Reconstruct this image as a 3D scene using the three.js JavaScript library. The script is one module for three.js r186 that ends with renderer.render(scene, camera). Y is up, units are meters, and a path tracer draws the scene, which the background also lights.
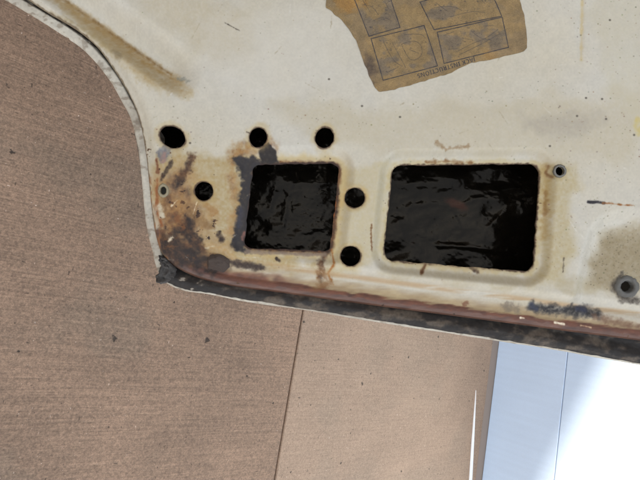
import * as THREE from 'three';
import { ConvexGeometry } from 'three/addons/geometries/ConvexGeometry.js';
import { mergeGeometries, toCreasedNormals } from 'three/addons/utils/BufferGeometryUtils.js';
import { RoundedBoxGeometry } from 'three/addons/geometries/RoundedBoxGeometry.js';

/* ------------------------------------------------------------------ camera, sky, sun, exposure */
const rad = THREE.MathUtils.degToRad;
const scene = new THREE.Scene();
const EYE = new THREE.Vector3(0, 1.2, 0);

// a pose that looks down by pitch, held in portrait (the picture's right is up in the world), turned by roll
function portraitPose(pitchDeg, rollDeg) {
  const p = rad(pitchDeg), r = rad(rollDeg);
  const R = new THREE.Vector3(0, Math.cos(p), -Math.sin(p)), U = new THREE.Vector3(-1, 0, 0), B = new THREE.Vector3(0, Math.sin(p), Math.cos(p));
  const R2 = R.clone().multiplyScalar(Math.cos(r)).addScaledVector(U, Math.sin(r));
  const U2 = U.clone().multiplyScalar(Math.cos(r)).addScaledVector(R, -Math.sin(r));
  return new THREE.Quaternion().setFromRotationMatrix(new THREE.Matrix4().makeBasis(R2, U2, B));
}
const camera = new THREE.PerspectiveCamera(49.55, 4 / 3, 0.02, 300);
camera.position.copy(EYE);
camera.quaternion.copy(portraitPose(48, 2));
scene.add(camera);

const renderer = new THREE.WebGLRenderer({ antialias: true });
renderer.toneMapping = THREE.LinearToneMapping;
renderer.toneMappingExposure = 3.5;
renderer.shadowMap.enabled = true;

const YAW = rad(-10);                       // the driveway and the garage door are turned this much from the camera's heading
const toWorld = (x, y, z) => new THREE.Vector3(x, y, z).applyAxisAngle(new THREE.Vector3(0, 1, 0), YAW);
const sunLocal = new THREE.Vector3(-Math.sin(rad(25)) * Math.cos(rad(35)), Math.sin(rad(35)), Math.cos(rad(25)) * Math.cos(rad(35)));
const sunDir = sunLocal.clone().applyAxisAngle(new THREE.Vector3(0, 1, 0), YAW);

{ // clear blue sky, paler at the horizon and round the sun
  const w = 512, h = 256, data = new Float32Array(w * h * 4);
  for (let j = 0; j < h; j++) for (let i = 0; i < w; i++) {
    const el = ((j + 0.5) / h - 0.5) * Math.PI, az = ((i + 0.5) / w - 0.5) * 2 * Math.PI;
    const d = new THREE.Vector3(Math.cos(el) * Math.cos(az), Math.sin(el), Math.cos(el) * Math.sin(az));
    const t = Math.pow(1 - Math.max(0, d.y), 2.6), c = Math.max(0, d.dot(sunDir)), k = (j * w + i) * 4;
    const glow = 0.25 * Math.pow(c, 6) + 0.5 * Math.pow(c, 60);
    data[k] = 0.30 + 0.36 * t + glow; data[k + 1] = 0.335 + 0.35 * t + glow * 0.95; data[k + 2] = 0.40 + 0.31 * t + glow * 0.85; data[k + 3] = 1;
  }
  const sky = new THREE.DataTexture(data, w, h, THREE.RGBAFormat, THREE.FloatType);
  sky.mapping = THREE.EquirectangularReflectionMapping; sky.magFilter = THREE.LinearFilter; sky.minFilter = THREE.LinearFilter; sky.needsUpdate = true;
  scene.background = sky; scene.environment = sky;
}
const sun = new THREE.DirectionalLight(new THREE.Color(1, 0.93, 0.82), 4.5);
sun.target.position.set(0, 0, -1); sun.position.copy(sunDir).multiplyScalar(20).add(sun.target.position);
sun.castShadow = true; sun.shadow.mapSize.set(4096, 4096); sun.shadow.radius = 4;
Object.assign(sun.shadow.camera, { left: -9, right: 9, top: 9, bottom: -9, near: 1, far: 50 });
scene.add(sun, sun.target);

/* ------------------------------------------------------------------ helpers */
const clamp = (v, a = 0, b = 1) => (v < a ? a : v > b ? b : v);
const ss = (a, b, v) => { const t = clamp((v - a) / (b - a)); return t * t * (3 - 2 * t); };
const mix = (a, b, t) => a + (b - a) * t;
function hash(i, j, s) {
  let h = Math.imul(i, 374761393) ^ Math.imul(j, 668265263) ^ Math.imul(s + 11, 1274126177);
  h = Math.imul(h ^ (h >>> 13), 1274126177); h = Math.imul(h ^ (h >>> 16), 2246822519);
  return ((h ^ (h >>> 15)) >>> 0) / 4294967296;
}
function vn(x, y, s) {                       // value noise, 0..1
  const i = Math.floor(x), j = Math.floor(y); let u = x - i, v = y - j;
  u = u * u * (3 - 2 * u); v = v * v * (3 - 2 * v);
  const a = hash(i, j, s), b = hash(i + 1, j, s), c = hash(i, j + 1, s), d = hash(i + 1, j + 1, s);
  return a + (b - a) * u + (c - a) * v + (a - b - c + d) * u * v;
}
function fbm(x, y, s, o = 4) { let t = 0, a = 0.5, n = 0; for (let k = 0; k < o; k++) { t += a * vn(x, y, s + k); n += a; a *= 0.5; x = x * 2.03 + 7.1; y = y * 2.03 + 3.7; } return t / n; }
let seed = 7; const rnd = () => { seed = (Math.imul(seed, 1664525) + 1013904223) >>> 0; return seed / 4294967296; };

function polyDist(pts, x, y, closed = true) {     // signed: positive inside a closed polygon
  let best = 1e9, inside = false;
  const n = pts.length;
  for (let i = 0, j = closed ? n - 1 : 0; i < n; j = i++) {
    if (!closed && i === 0) continue;
    const ax = pts[j][0], ay = pts[j][1], bx = pts[i][0], by = pts[i][1], ex = bx - ax, ey = by - ay, wx = x - ax, wy = y - ay;
    const t = clamp((wx * ex + wy * ey) / (ex * ex + ey * ey || 1)), dx = wx - ex * t, dy = wy - ey * t, d = dx * dx + dy * dy;
    if (d < best) best = d;
    if (closed && (ay > y) !== (by > y) && x < (ex * (y - ay)) / ey + ax) inside = !inside;
  }
  best = Math.sqrt(best);
  return closed ? (inside ? best : -best) : best;
}
function quickDist(poly) {                          // exact near the outline, by 20-unit cells far from it
  const cells = new Map();
  return (x, y) => {
    const i = Math.floor(x / 20), j = Math.floor(y / 20), k = i * 4096 + j; let c = cells.get(k);
    if (c === undefined) cells.set(k, (c = polyDist(poly, i * 20 + 10, j * 20 + 10)));
    return Math.abs(c) > 64 ? c : polyDist(poly, x, y);
  };
}
function smoothPoly(pts, closed, per = 5) {        // Catmull-Rom through the points
  const c = new THREE.CatmullRomCurve3(pts.map(([x, y]) => new THREE.Vector3(x, y, 0)), closed, 'centripetal');
  return c.getPoints(pts.length * per).map((v) => [v.x, v.y]);
}
function insetQuad(q, r) {
  const L = q.map((a, i) => { const b = q[(i + 1) % q.length], ex = b[0] - a[0], ey = b[1] - a[1], l = Math.hypot(ex, ey); return [a[0] - (ey / l) * r, a[1] + (ex / l) * r, ex, ey]; });
  return L.map((l, i) => { const m = L[(i + L.length - 1) % L.length], det = l[2] * m[3] - l[3] * m[2], t = ((m[0] - l[0]) * m[3] - (m[1] - l[1]) * m[2]) / det; return [l[0] + l[2] * t, l[1] + l[3] * t]; });
}
function spline(tab, d) {
  const n = tab.length; if (d <= tab[0][0]) return tab[0][1]; if (d >= tab[n - 1][0]) return tab[n - 1][1];
  let i = 0; while (d > tab[i + 1][0]) i++;
  const h = tab[i + 1][0] - tab[i][0], t = (d - tab[i][0]) / h;
  const sl = (k) => (k <= 0 || k >= n - 1 ? 0 : (tab[k + 1][1] - tab[k - 1][1]) / (tab[k + 1][0] - tab[k - 1][0]));
  const a = tab[i][1], b = tab[i + 1][1], t2 = t * t, t3 = t2 * t;
  return a * (2 * t3 - 3 * t2 + 1) + b * (3 * t2 - 2 * t3) + h * (sl(i) * (t3 - 2 * t2 + t) + sl(i + 1) * (t3 - t2));
}
const names = {};
function numbered(n) { names[n] = (names[n] || 0) + 1; return names[n] === 1 ? n : n + '_' + String(names[n] - 1).padStart(3, '0'); }
function mesh(name, geo, mat, parent) {
  const m = new THREE.Mesh(geo, mat); m.name = name; m.castShadow = m.receiveShadow = true; parent.add(m); return m;
}
function tagThing(o, label, category) { o.userData.label = label; o.userData.category = category; return o; }
function dataTex(data, w, h, srgb) {
  const t = new THREE.DataTexture(data, w, h, THREE.RGBAFormat); t.magFilter = THREE.LinearFilter; t.minFilter = THREE.LinearMipmapLinearFilter; t.generateMipmaps = true;
  t.wrapS = t.wrapT = THREE.MirroredRepeatWrapping; if (srgb) t.colorSpace = THREE.SRGBColorSpace; t.needsUpdate = true; return t;
}

/* ------------------------------------------------------------------ the driveway */
// local frame of driveway and garage door: x along the door, z towards the camera
const ground = new THREE.Group(); ground.name = 'ground'; ground.userData.kind = 'structure'; ground.rotation.y = YAW; scene.add(ground);
const ZJ = -1.0445, ZW = -2.211;

const TILE = 1.7;                                    // metres of concrete one texture covers
const pits = [[0.159, -0.491, 0.0085], [0.146, -0.733, 0.008], [-0.194, -0.205, 0.007], [0.235, -0.88, 0.0035], [0.31, -0.99, 0.003], [0.06, -0.62, 0.003], [0.2, -0.3, 0.003], [0.36, -0.52, 0.003]];
function concreteMaps(far) {
  const N = 2048, col = new Uint8Array(N * N * 4), bump = new Uint8Array(N * N * 4), mpt = TILE / N, S = far ? 60 : 20;
  for (let j = 0; j < N; j++) for (let i = 0; i < N; i++) {
    const x = i * mpt, z = j * mpt;                 // metres, x across the broom strokes, z along them
    const wob = (vn(x * 5, z * 3, S) - 0.5) * 0.012;
    const xb = x + wob;
    const br = vn(xb * 360, z * 10, S + 1) * 0.5 + vn(xb * 190, z * 5, S + 2) * 0.35 + vn(xb * 640, z * 22, S + 3) * 0.4 - 0.62;
    const patch = fbm(x * 4.5, z * 3.2, S + 4, 4) - 0.5, patch2 = fbm(x * 13, z * 9, S + 9, 4) - 0.5;
    const g1 = vn(x * 520, z * 520, S + 14) - 0.5, g2 = vn(x * 210, z * 210, S + 15) - 0.5, g3 = hash(i, j, S + 16) - 0.5;
    const grey = ss(0.1, 0.32, fbm(x * 6.1 + 4, z * 5.2, S + 17, 5) - 0.36) * (far ? 0.25 : 0.5);
    let l = 1 + br * (far ? 0.12 : 0.16) + patch * 0.2 + patch2 * 0.12 + g1 * 0.24 + g2 * 0.16 + g3 * 0.16;
    let r = 138, g = 112, b = 91;
    if (far) { r = 158; g = 132; b = 109; l = 1 + (l - 1) * 0.6; }  // far slab lighter: the brighter light there is put into its colour
    r = mix(r, r * 0.9, grey); g = mix(g, g * 0.94, grey); b = mix(b, b * 0.96, grey);
    
    let hgt = 0.5 + br * 0.42 + g1 * 0.12 + g2 * 0.12 + patch2 * 0.2;
    const sp = vn(x * 160, z * 160, S + 30), sp2 = vn(x * 260, z * 260, S + 31);
    if (sp > 0.95) { const a = ss(0.95, 0.985, sp); l *= 1 - 0.4 * a; hgt -= 0.25 * a; }
    if (sp2 > 0.968) { const a = ss(0.968, 0.99, sp2); l *= 1 + 0.38 * a; r = mix(r, 190, a * 0.5); g = mix(g, 185, a * 0.5); b = mix(b, 178, a * 0.5); }
    const k = (j * N + i) * 4;
    col[k] = clamp(r * l, 0, 255); col[k + 1] = clamp(g * l, 0, 255); col[k + 2] = clamp(b * l, 0, 255); col[k + 3] = 255;
    bump[k] = bump[k + 1] = bump[k + 2] = clamp(hgt * 255, 0, 255); bump[k + 3] = 255;
  }
  const spot = (cx, cz, rr, dark, s) => {
    const n = Math.ceil((rr * 2) / mpt), ci = Math.round(cx / mpt), cj = Math.round(cz / mpt);
    for (let j = -n; j <= n; j++) for (let i = -n; i <= n; i++) {
      const a = ss(1.15, 0.55, (Math.hypot(i, j) * mpt) / rr + (vn(i * 0.22 * (0.0085 / rr), j * 0.22 * (0.0085 / rr), s) - 0.5) * 1.1);
      if (a <= 0 || ci + i < 0 || cj + j < 0 || ci + i >= N || cj + j >= N) continue;
      const k = ((cj + j) * N + ci + i) * 4;
      for (let c = 0; c < 3; c++) { col[k + c] *= 1 - dark * a; bump[k + c] = clamp(bump[k + c] - 110 * a, 0, 255); }
    }
  };
  // u = (x + 0.85) / TILE, v = (z + offset) / TILE
  if (!far) for (const [px, pz, pr] of pits) spot(px + 0.85, pz + 1.1, pr * 0.85, 0.5, Math.round(pr * 1e5 + px * 100));
  else for (let q = 0; q < 26; q++) spot(0.5 + rnd() * 1.1, 0.15 + rnd() * 1.2, 0.002 + rnd() * 0.004, 0.5, q + 400);
  const set = (t) => { t.wrapS = t.wrapT = THREE.MirroredRepeatWrapping; return t; };
  return { map: set(dataTex(col, N, N, true)), bumpMap: set(dataTex(bump, N, N, false)) };
}
function slabGeometry(x0, x1, z0, z1, zoff) {        // a slab with tooled (rounded) edges, uv in tiles
  const g = new RoundedBoxGeometry(x1 - x0, 0.1, z1 - z0, 3, 0.005); g.translate((x0 + x1) / 2, -0.05, (z0 + z1) / 2);
  const p = g.attributes.position, uv = g.attributes.uv;
  for (let i = 0; i < p.count; i++) uv.setXY(i, (p.getX(i) + 0.85) / TILE, (p.getZ(i) + zoff) / TILE);
  return g;
}
const nearMaps = concreteMaps(false), farMaps = concreteMaps(true);
const concreteNear = new THREE.MeshStandardMaterial({ ...nearMaps, bumpScale: 0.0016, roughness: 0.93 });
const concreteFar = new THREE.MeshStandardMaterial({ ...farMaps, bumpScale: 0.0012, roughness: 0.9 });
mesh('slab', slabGeometry(-4, 5, ZJ + 0.002, 2.6, 1.1), concreteNear, ground);
mesh('slab', slabGeometry(-4, 5, ZW - 0.6, ZJ - 0.0025, 2.4), concreteFar, ground);
{
  const soil = new THREE.MeshStandardMaterial({ color: new THREE.Color().setRGB(0.16, 0.13, 0.10), roughness: 1 });
  const g = new THREE.PlaneGeometry(240, 240); g.rotateX(-Math.PI / 2); g.translate(0, -0.03, 0);
  mesh('earth', g, soil, ground);
}

/* ------------------------------------------------------------------ garage door */
{
  const door = new THREE.Group(); door.name = 'garage_door'; scene.add(door); door.rotation.y = YAW; door.position.copy(toWorld(0.3, 0, ZW));
  tagThing(door, 'pale blue-white sectional garage door standing on the driveway', 'garage door');
  const N = 512, c = new Uint8Array(N * N * 4);
  for (let j = 0; j < N; j++) for (let i = 0; i < N; i++) {
    const k = (j * N + i) * 4, n = 1 + (fbm(i / 60, j / 60, 200, 4) - 0.5) * 0.045 + (vn(i / 4, j / 70, 210) - 0.5) * 0.02 + (hash(i, j, 3) - 0.5) * 0.015;
    c[k] = 204 * n; c[k + 1] = 222 * n; c[k + 2] = 242 * n; c[k + 3] = 255;
  }
  const map = dataTex(c, N, N, true); map.wrapS = map.wrapT = THREE.MirroredRepeatWrapping;
  const paint = new THREE.MeshStandardMaterial({ map, roughness: 0.55 });
  const W = 4.6, H = 0.302;
  const gs = new RoundedBoxGeometry(W, H - 0.002, 0.045, 3, 0.003);
  { const p = gs.attributes.position, uv = gs.attributes.uv; for (let i = 0; i < p.count; i++) uv.setXY(i, p.getX(i) * 0.7, p.getY(i) * 0.7); }
  for (let k = 0; k < 7; k++) mesh('section', gs, paint, door).position.set(0, 0.012 + H * (k + 0.5), -0.0225);
  const gb = new THREE.BoxGeometry(W, H * 7, 0.02); mesh('backing', gb, new THREE.MeshStandardMaterial({ color: 0xaab4c0, roughness: 0.8 }), door).position.set(0, 0.014 + H * 3.5, -0.036);
  // bottom rail and rubber seal
  const retainer = new THREE.BoxGeometry(W, 0.010, 0.052); mesh('retainer', retainer, new THREE.MeshStandardMaterial({ color: 0x2c3440, roughness: 0.6 }), door).position.set(0, 0.007, -0.024);
  const sh = new THREE.Shape(); sh.moveTo(-0.03, -0.001); sh.lineTo(-0.03, 0.012); sh.quadraticCurveTo(0.004, 0.014, 0.012, 0.010); sh.quadraticCurveTo(0.030, 0.004, 0.032, -0.001);
  const seal = new THREE.ExtrudeGeometry(sh, { depth: W, bevelEnabled: false, curveSegments: 8 }); seal.rotateY(-Math.PI / 2); seal.translate(W / 2, 0, 0);
  mesh('bottom_seal', seal, new THREE.MeshStandardMaterial({ color: 0x8b7d72, roughness: 0.85 }), door);
}
{ // narrow white strip on the concrete along the seal
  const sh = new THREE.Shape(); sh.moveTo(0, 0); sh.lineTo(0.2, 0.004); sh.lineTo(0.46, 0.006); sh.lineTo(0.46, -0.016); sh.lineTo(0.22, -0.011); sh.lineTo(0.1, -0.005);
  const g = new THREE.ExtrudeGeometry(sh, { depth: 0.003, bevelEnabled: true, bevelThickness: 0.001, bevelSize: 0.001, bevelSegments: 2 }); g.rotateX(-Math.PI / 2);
  const m = mesh('white_strip', g, new THREE.MeshStandardMaterial({ color: 0xf4f0ea, roughness: 0.4 }), scene);
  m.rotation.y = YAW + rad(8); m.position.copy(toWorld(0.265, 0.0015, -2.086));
  tagThing(m, 'narrow white strip lying along the seal of the garage door', 'strip');
}

/* ------------------------------------------------------------------ unseen gabled caster, added so its sloping edge shades the driveway */
{
  const shade_caster = new THREE.Group(); shade_caster.name = 'shade_caster'; scene.add(shade_caster); shade_caster.rotation.y = YAW; shade_caster.position.copy(toWorld(0, 0, 3));
  tagThing(shade_caster, 'added unseen cream gabled block behind the driveway that casts its shade', 'shade_caster');
  const e = (x) => 4.5965 - 0.3373 * (x + 2.448);
  const R = -0.85, A = -5.2, L = -9.9, top = e(A);
  const sh = new THREE.Shape(); sh.moveTo(L, 0); sh.lineTo(R, 0); sh.lineTo(R, e(R) - 0.16); sh.lineTo(A, top - 0.16); sh.lineTo(L, e(R) - 0.16);
  const caster_wall = new THREE.ExtrudeGeometry(sh, { depth: 6, bevelEnabled: false }); caster_wall.translate(0, 0, 0.3);
  mesh('caster_wall', caster_wall, new THREE.MeshStandardMaterial({ color: new THREE.Color().setRGB(0.5, 0.46, 0.4), roughness: 0.95 }), shade_caster);
  const side = new THREE.BoxGeometry(0.25, 2.8, 5.4); side.translate(-1.725, 1.4, -2.6);
  mesh('sky_blocker_wall', side, new THREE.MeshStandardMaterial({ color: new THREE.Color().setRGB(0.24, 0.17, 0.13), roughness: 0.95 }), shade_caster);  // added unseen blocker: cuts off sky light from the left to darken the ground
  const roofM = new THREE.MeshStandardMaterial({ color: new THREE.Color().setRGB(0.16, 0.12, 0.1), roughness: 0.95 });
  for (const s of [1, -1]) {
    const len = Math.hypot(R - A, e(R) - top) + 0.1, g = new THREE.BoxGeometry(len, 0.14, 6.6); g.translate(len / 2, -0.07, 3.3);
    const m = mesh('caster_roof', g, roofM, shade_caster); m.position.set(A, top, 0); m.rotation.z = -Math.atan(0.3373);
    if (s < 0) m.scale.x = -1, m.rotation.z *= -1;
  }
}

/* ------------------------------------------------------------------ the car lid
   its own sheet coordinates are in millimetre-like units "n" (1 n = 1.0577 mm), n-x along the long edge, n-y across, origin (320, 240) at the group */
const NU = 0.55 / 520;
const lid = new THREE.Group(); lid.name = 'car_lid'; scene.add(lid);
tagThing(lid, 'rusty cream painted car lid with black cut-outs and a torn instruction label', 'car lid');
lid.quaternion.copy(portraitPose(48, 2)); lid.position.set(0, 0.79127, -0.36802);
const LX = -300, LY = -400, LW = 1300, LH = 820;     // sheet domain

// sheet metal meshed on a grid, clipped by inside(x, y) > 0, with turned-down rims
function gridLines(a, b, fa, fb, fine, coarse) { const o = []; let v = a; while (v < b) { o.push(v); v += v >= fa - coarse && v < fb ? fine : coarse; } o.push(b); return o; }
function sheet({ xs, ys, inside, height, rim = 1.4, uv }) {
  const nx = xs.length, ny = ys.length, S = new Float32Array(nx * ny), pos = [], nor = [], uvs = [], idx = [];
  for (let j = 0; j < ny; j++) for (let i = 0; i < nx; i++) S[j * nx + i] = inside(xs[i], ys[j]);
  const put = (x, y) => {
    const e = 0.5, z = height(x, y), gx = (height(x + e, y) - height(x - e, y)) / (2 * e), gy = (height(x, y + e) - height(x, y - e)) / (2 * e), l = Math.hypot(gx, gy, 1);
    pos.push((x - 320) * NU, (240 - y) * NU, z * NU); nor.push(-gx / l, gy / l, 1 / l); uvs.push(...(uv ? uv(x, y) : [(x - LX) / LW, 1 - (y - LY) / LH]));
    return pos.length / 3 - 1;
  };
  const cv = new Map(), ev = new Map(), at = [];
  const corner = (i, j) => { const k = j * nx + i; if (!cv.has(k)) { cv.set(k, put(xs[i], ys[j])); at[cv.get(k)] = [xs[i], ys[j]]; } return cv.get(k); };
  const cut = (i, j, p, q) => {
    const a = j * nx + i, b = q * nx + p, k = a < b ? a * 4e6 + b : b * 4e6 + a;
    if (!ev.has(k)) {
      let t0 = 0, t1 = 1; const up = S[a] > 0;
      let t = S[a] / (S[a] - S[b]);
      for (let n = 0; n < 4; n++) { const s = inside(mix(xs[i], xs[p], t), mix(ys[j], ys[q], t)); if (s > 0 === up) t0 = t; else t1 = t; if (Math.abs(s) < 0.02) break; t = n % 2 ? (t0 + t1) / 2 : clamp(t + (up ? s : -s) / (Math.abs(S[a] - S[b]) || 1), t0, t1); }
      const x = mix(xs[i], xs[p], t), y = mix(ys[j], ys[q], t), v = put(x, y); at[v] = [x, y]; ev.set(k, v);
    }
    return ev.get(k);
  };
  const rims = [];
  for (let j = 0; j < ny - 1; j++) for (let i = 0; i < nx - 1; i++) {
    const c = [[i, j], [i, j + 1], [i + 1, j + 1], [i + 1, j]], s = c.map(([a, b]) => S[b * nx + a] > 0);
    if (!s[0] && !s[1] && !s[2] && !s[3]) continue;
    const poly = [], isCut = [];
    for (let k = 0; k < 4; k++) {
      const n = (k + 1) % 4;
      if (s[k]) { poly.push(corner(...c[k])); isCut.push(false); }
      if (s[k] !== s[n]) { poly.push(cut(...c[k], ...c[n])); isCut.push(s[k] ? 1 : 2); }
    }
    for (let k = 1; k < poly.length - 1; k++) idx.push(poly[0], poly[k], poly[k + 1]);
    for (let k = 0; k < poly.length; k++) { const n = (k + 1) % poly.length; if (isCut[k] === 1 && isCut[n] === 2) rims.push([poly[k], poly[n]]); }
  }
  if (rim > 0) {
    const rv = new Map();
    const down = (v, o) => {
      const k = v * 2 + o; if (!rv.has(k)) {
        const [x, y] = at[v], e = 0.6, gx = inside(x + e, y) - inside(x - e, y), gy = inside(x, y + e) - inside(x, y - e), l = Math.hypot(gx, gy) || 1;
        pos.push(pos[v * 3], pos[v * 3 + 1], pos[v * 3 + 2] - o * rim * NU); nor.push(-gx / l, gy / l, 0); uvs.push(uvs[v * 2], uvs[v * 2 + 1]); rv.set(k, pos.length / 3 - 1);
      } return rv.get(k);
    };
    for (const [a, b] of rims) { const a0 = down(a, 0), b0 = down(b, 0), a1 = down(a, 1), b1 = down(b, 1); idx.push(a0, a1, b0, b0, a1, b1); }
  }
  const g = new THREE.BufferGeometry(); g.setAttribute('position', new THREE.Float32BufferAttribute(pos, 3)); g.setAttribute('normal', new THREE.Float32BufferAttribute(nor, 3)); g.setAttribute('uv', new THREE.Float32BufferAttribute(uvs, 2)); g.setIndex(idx);
  return g;
}

const back = (p, d) => [320 + (p[0] - 320) * (1 + d / 520), 240 + (p[1] - 240) * (1 + d / 520)];
const mirrorEnd = (half) => [...half.slice().reverse().map(([x, y]) => [x, -660 - y]), ...half.slice(1)];   // the lid is symmetric about its centre line
const innerLine = mirrorEnd([[-280, -330], [-268, -255], [-225, -175], [-150, -105], [-60, -53], [0, -17], [28, 0], [44, 10.5], [72, 27], [82, 34], [97, 47], [110, 64], [123, 84], [131, 98], [139, 118], [146.5, 157], [149.5, 185], [152.5, 215], [157, 240], [163, 255], [175, 266.5], [195, 277], [227, 286], [280, 293], [300, 296], [360, 304], [420, 312], [520, 325], [570, 332], [640, 341], [720, 352], [770, 359]]);
const innerPoly = [...smoothPoly(innerLine.map((p) => back(p, 9)), false, 4)];
const HEM = 11;                                       // the hem of the outer skin lies this far behind the inner panel
const outerLine = mirrorEnd([[-298, -330], [-286, -250], [-242, -165], [-165, -92], [-78, -44], [-25, -16], [5, 0], [30, 14.5], [65, 36], [81, 48], [97, 64.5], [112, 84.5], [121.5, 102], [129, 116], [137, 145], [141, 175], [143.5, 205], [147, 232], [152, 252], [156, 268], [163, 281], [182, 290.5], [204, 294], [242, 301], [302, 310], [360, 319.5], [420, 329], [488, 339.5], [560, 351], [622, 362], [700, 376], [778, 388.5]].map((p) => back(p, HEM)));
const outerPoly = [...smoothPoly(outerLine, false, 4)];

const innerDist = quickDist(innerPoly), outerDist = quickDist(outerPoly);
const smallOpen = insetQuad([[253.5, 164.5], [339.5, 163.5], [330, 251.5], [243.5, 247.5]].map((p) => back(p, 8)), 7);
const largeOpen = insetQuad([[393, 165.5], [540, 164], [532.5, 272], [383, 260]].map((p) => back(p, 10)), 11);
const holes = [[172, 136.7, 13.6, 10.4, 0.5], [258, 137.3, 8.8, 10, 0.1], [324.5, 137.5, 9.2, 10.3, 0.35], [203.5, 191, 9.2, 9.4, 0], [355, 197.8, 10, 9.9, 0], [350.7, 256.2, 10, 10, 0], [163.3, 190.5, 3.2, 4.3, 0], [559.8, 171, 4.3, 4.3, 0], [632, 287.5, 7, 6, 0]];
const holeDist = ([cx, cy, rx, ry, a], x, y) => { const c = Math.cos(a), s = Math.sin(a), u = (x - cx) * c + (y - cy) * s, v = -(x - cx) * s + (y - cy) * c, k = Math.hypot(u / rx, v / ry); return (k - 1) * Math.min(rx, ry); };
const raggedS = (x, y) => (vn(x / 5, y / 5, 71) - 0.5) * 1.5, raggedL = (x, y) => (vn(x / 7, y / 7, 72) - 0.5) * 1.3 + (vn(x / 2.5, y / 2.5, 73) - 0.5) * 0.5;
const distS = (x, y) => -polyDist(smallOpen, x, y) - 7, distL = (x, y) => -polyDist(largeOpen, x, y) - 11;
function metal(x, y) {
  let d = innerDist(x, y);
  if (x > 225 && x < 360 && y > 145 && y < 270) d = Math.min(d, distS(x, y) + raggedS(x, y));
  if (x > 365 && x < 560 && y > 145 && y < 290) d = Math.min(d, distL(x, y) + raggedL(x, y));
  for (const h of holes) if (Math.abs(x - h[0]) < 30 && Math.abs(y - h[1]) < 30) d = Math.min(d, holeDist(h, x, y) + (h[2] > 8 ? (vn(x / 3, y / 3, 75) - 0.5) * 0.6 : 0));
  return d;
}
const profBottom = [[0, -13], [1.2, -11], [3, -9.6], [6, -9.2], [9, -10], [11.5, -11.2], [14, -10.4], [20, -9], [25, -8.4], [28, -7.6], [32, -3.4], [35, -0.9], [38, 0.2], [43, 0]];
const profSide = [[0, -9], [1, -7], [3, -5.6], [6, -4.2], [10, -2], [15, -0.4], [19, 0]];
const recessPoly = [[566, 330], [574, 285], [580, 255], [588, 228], [602, 213], [625, 208], [760, 205], [760, 360]];
function panelHeight(x, y) {
  const d = innerDist(x, y), wb = ss(165, 215, x);
  let z = 0;
  if (d < 45) z += mix(spline(profSide, d), spline(profBottom, d), wb);
  if (x > 200 && x < 390 && y > 110 && y < 300) z -= 7 * ss(18, 6, distS(x, y)) * ss(8, 34, d);
  if (x > 340 && x < 590 && y > 110 && y < 310) z -= 8 * ss(16, 5, distL(x, y)) * ss(8, 34, d);
  if (x > 560 && y > 190) z -= 9 * ss(-1, 16, polyDist(recessPoly, x, y)) * ss(18, 36, d);
  if (y < 80 && x > 560 && x < 606) z -= 1.3 * Math.exp(-(((x - 582 + y * 0.03) / 3.2) ** 2)) * ss(68, 40, y);
  if (x < 260 && y < 130) {
    const ex = 110, ey = 79, l = Math.hypot(ex, ey), t = ((x - 60) * ex + (y + 5) * ey) / (l * l), p = ((x - 60) * ey - (y + 5) * ex) / l;   // p > 0: towards the middle of the lid
    const f = ss(1.22, 0.92, t), b = p > 0 ? ss(34, 2, p) : ss(-17, -1, p);
    z -= 14 * b * f + 1.2 * Math.exp(-((p / 2) ** 2)) * ss(1.02, 0.96, t);
  }
  // edges of the holes are turned in a little
  let h = 99;
  if (x > 225 && x < 360 && y > 145 && y < 270) h = distS(x, y);
  if (x > 365 && x < 560 && y > 145 && y < 290) h = Math.min(h, distL(x, y));
  if (h < 4) z -= 1.6 * (1 - clamp(h, 0, 4) / 4) ** 2;
  for (const q of holes) if (Math.abs(x - q[0]) < 20 && Math.abs(y - q[1]) < 20) { const e = holeDist(q, x, y); if (e < 3.5) z -= 1.1 * (1 - clamp(e, 0, 3.5) / 3.5) ** 2; }
  z += (fbm(x / 60, y / 60, 81, 3) - 0.5) * 2.2 + (vn(x / 9, y / 9, 84) - 0.5) * 0.16;
  return z;
}

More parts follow.
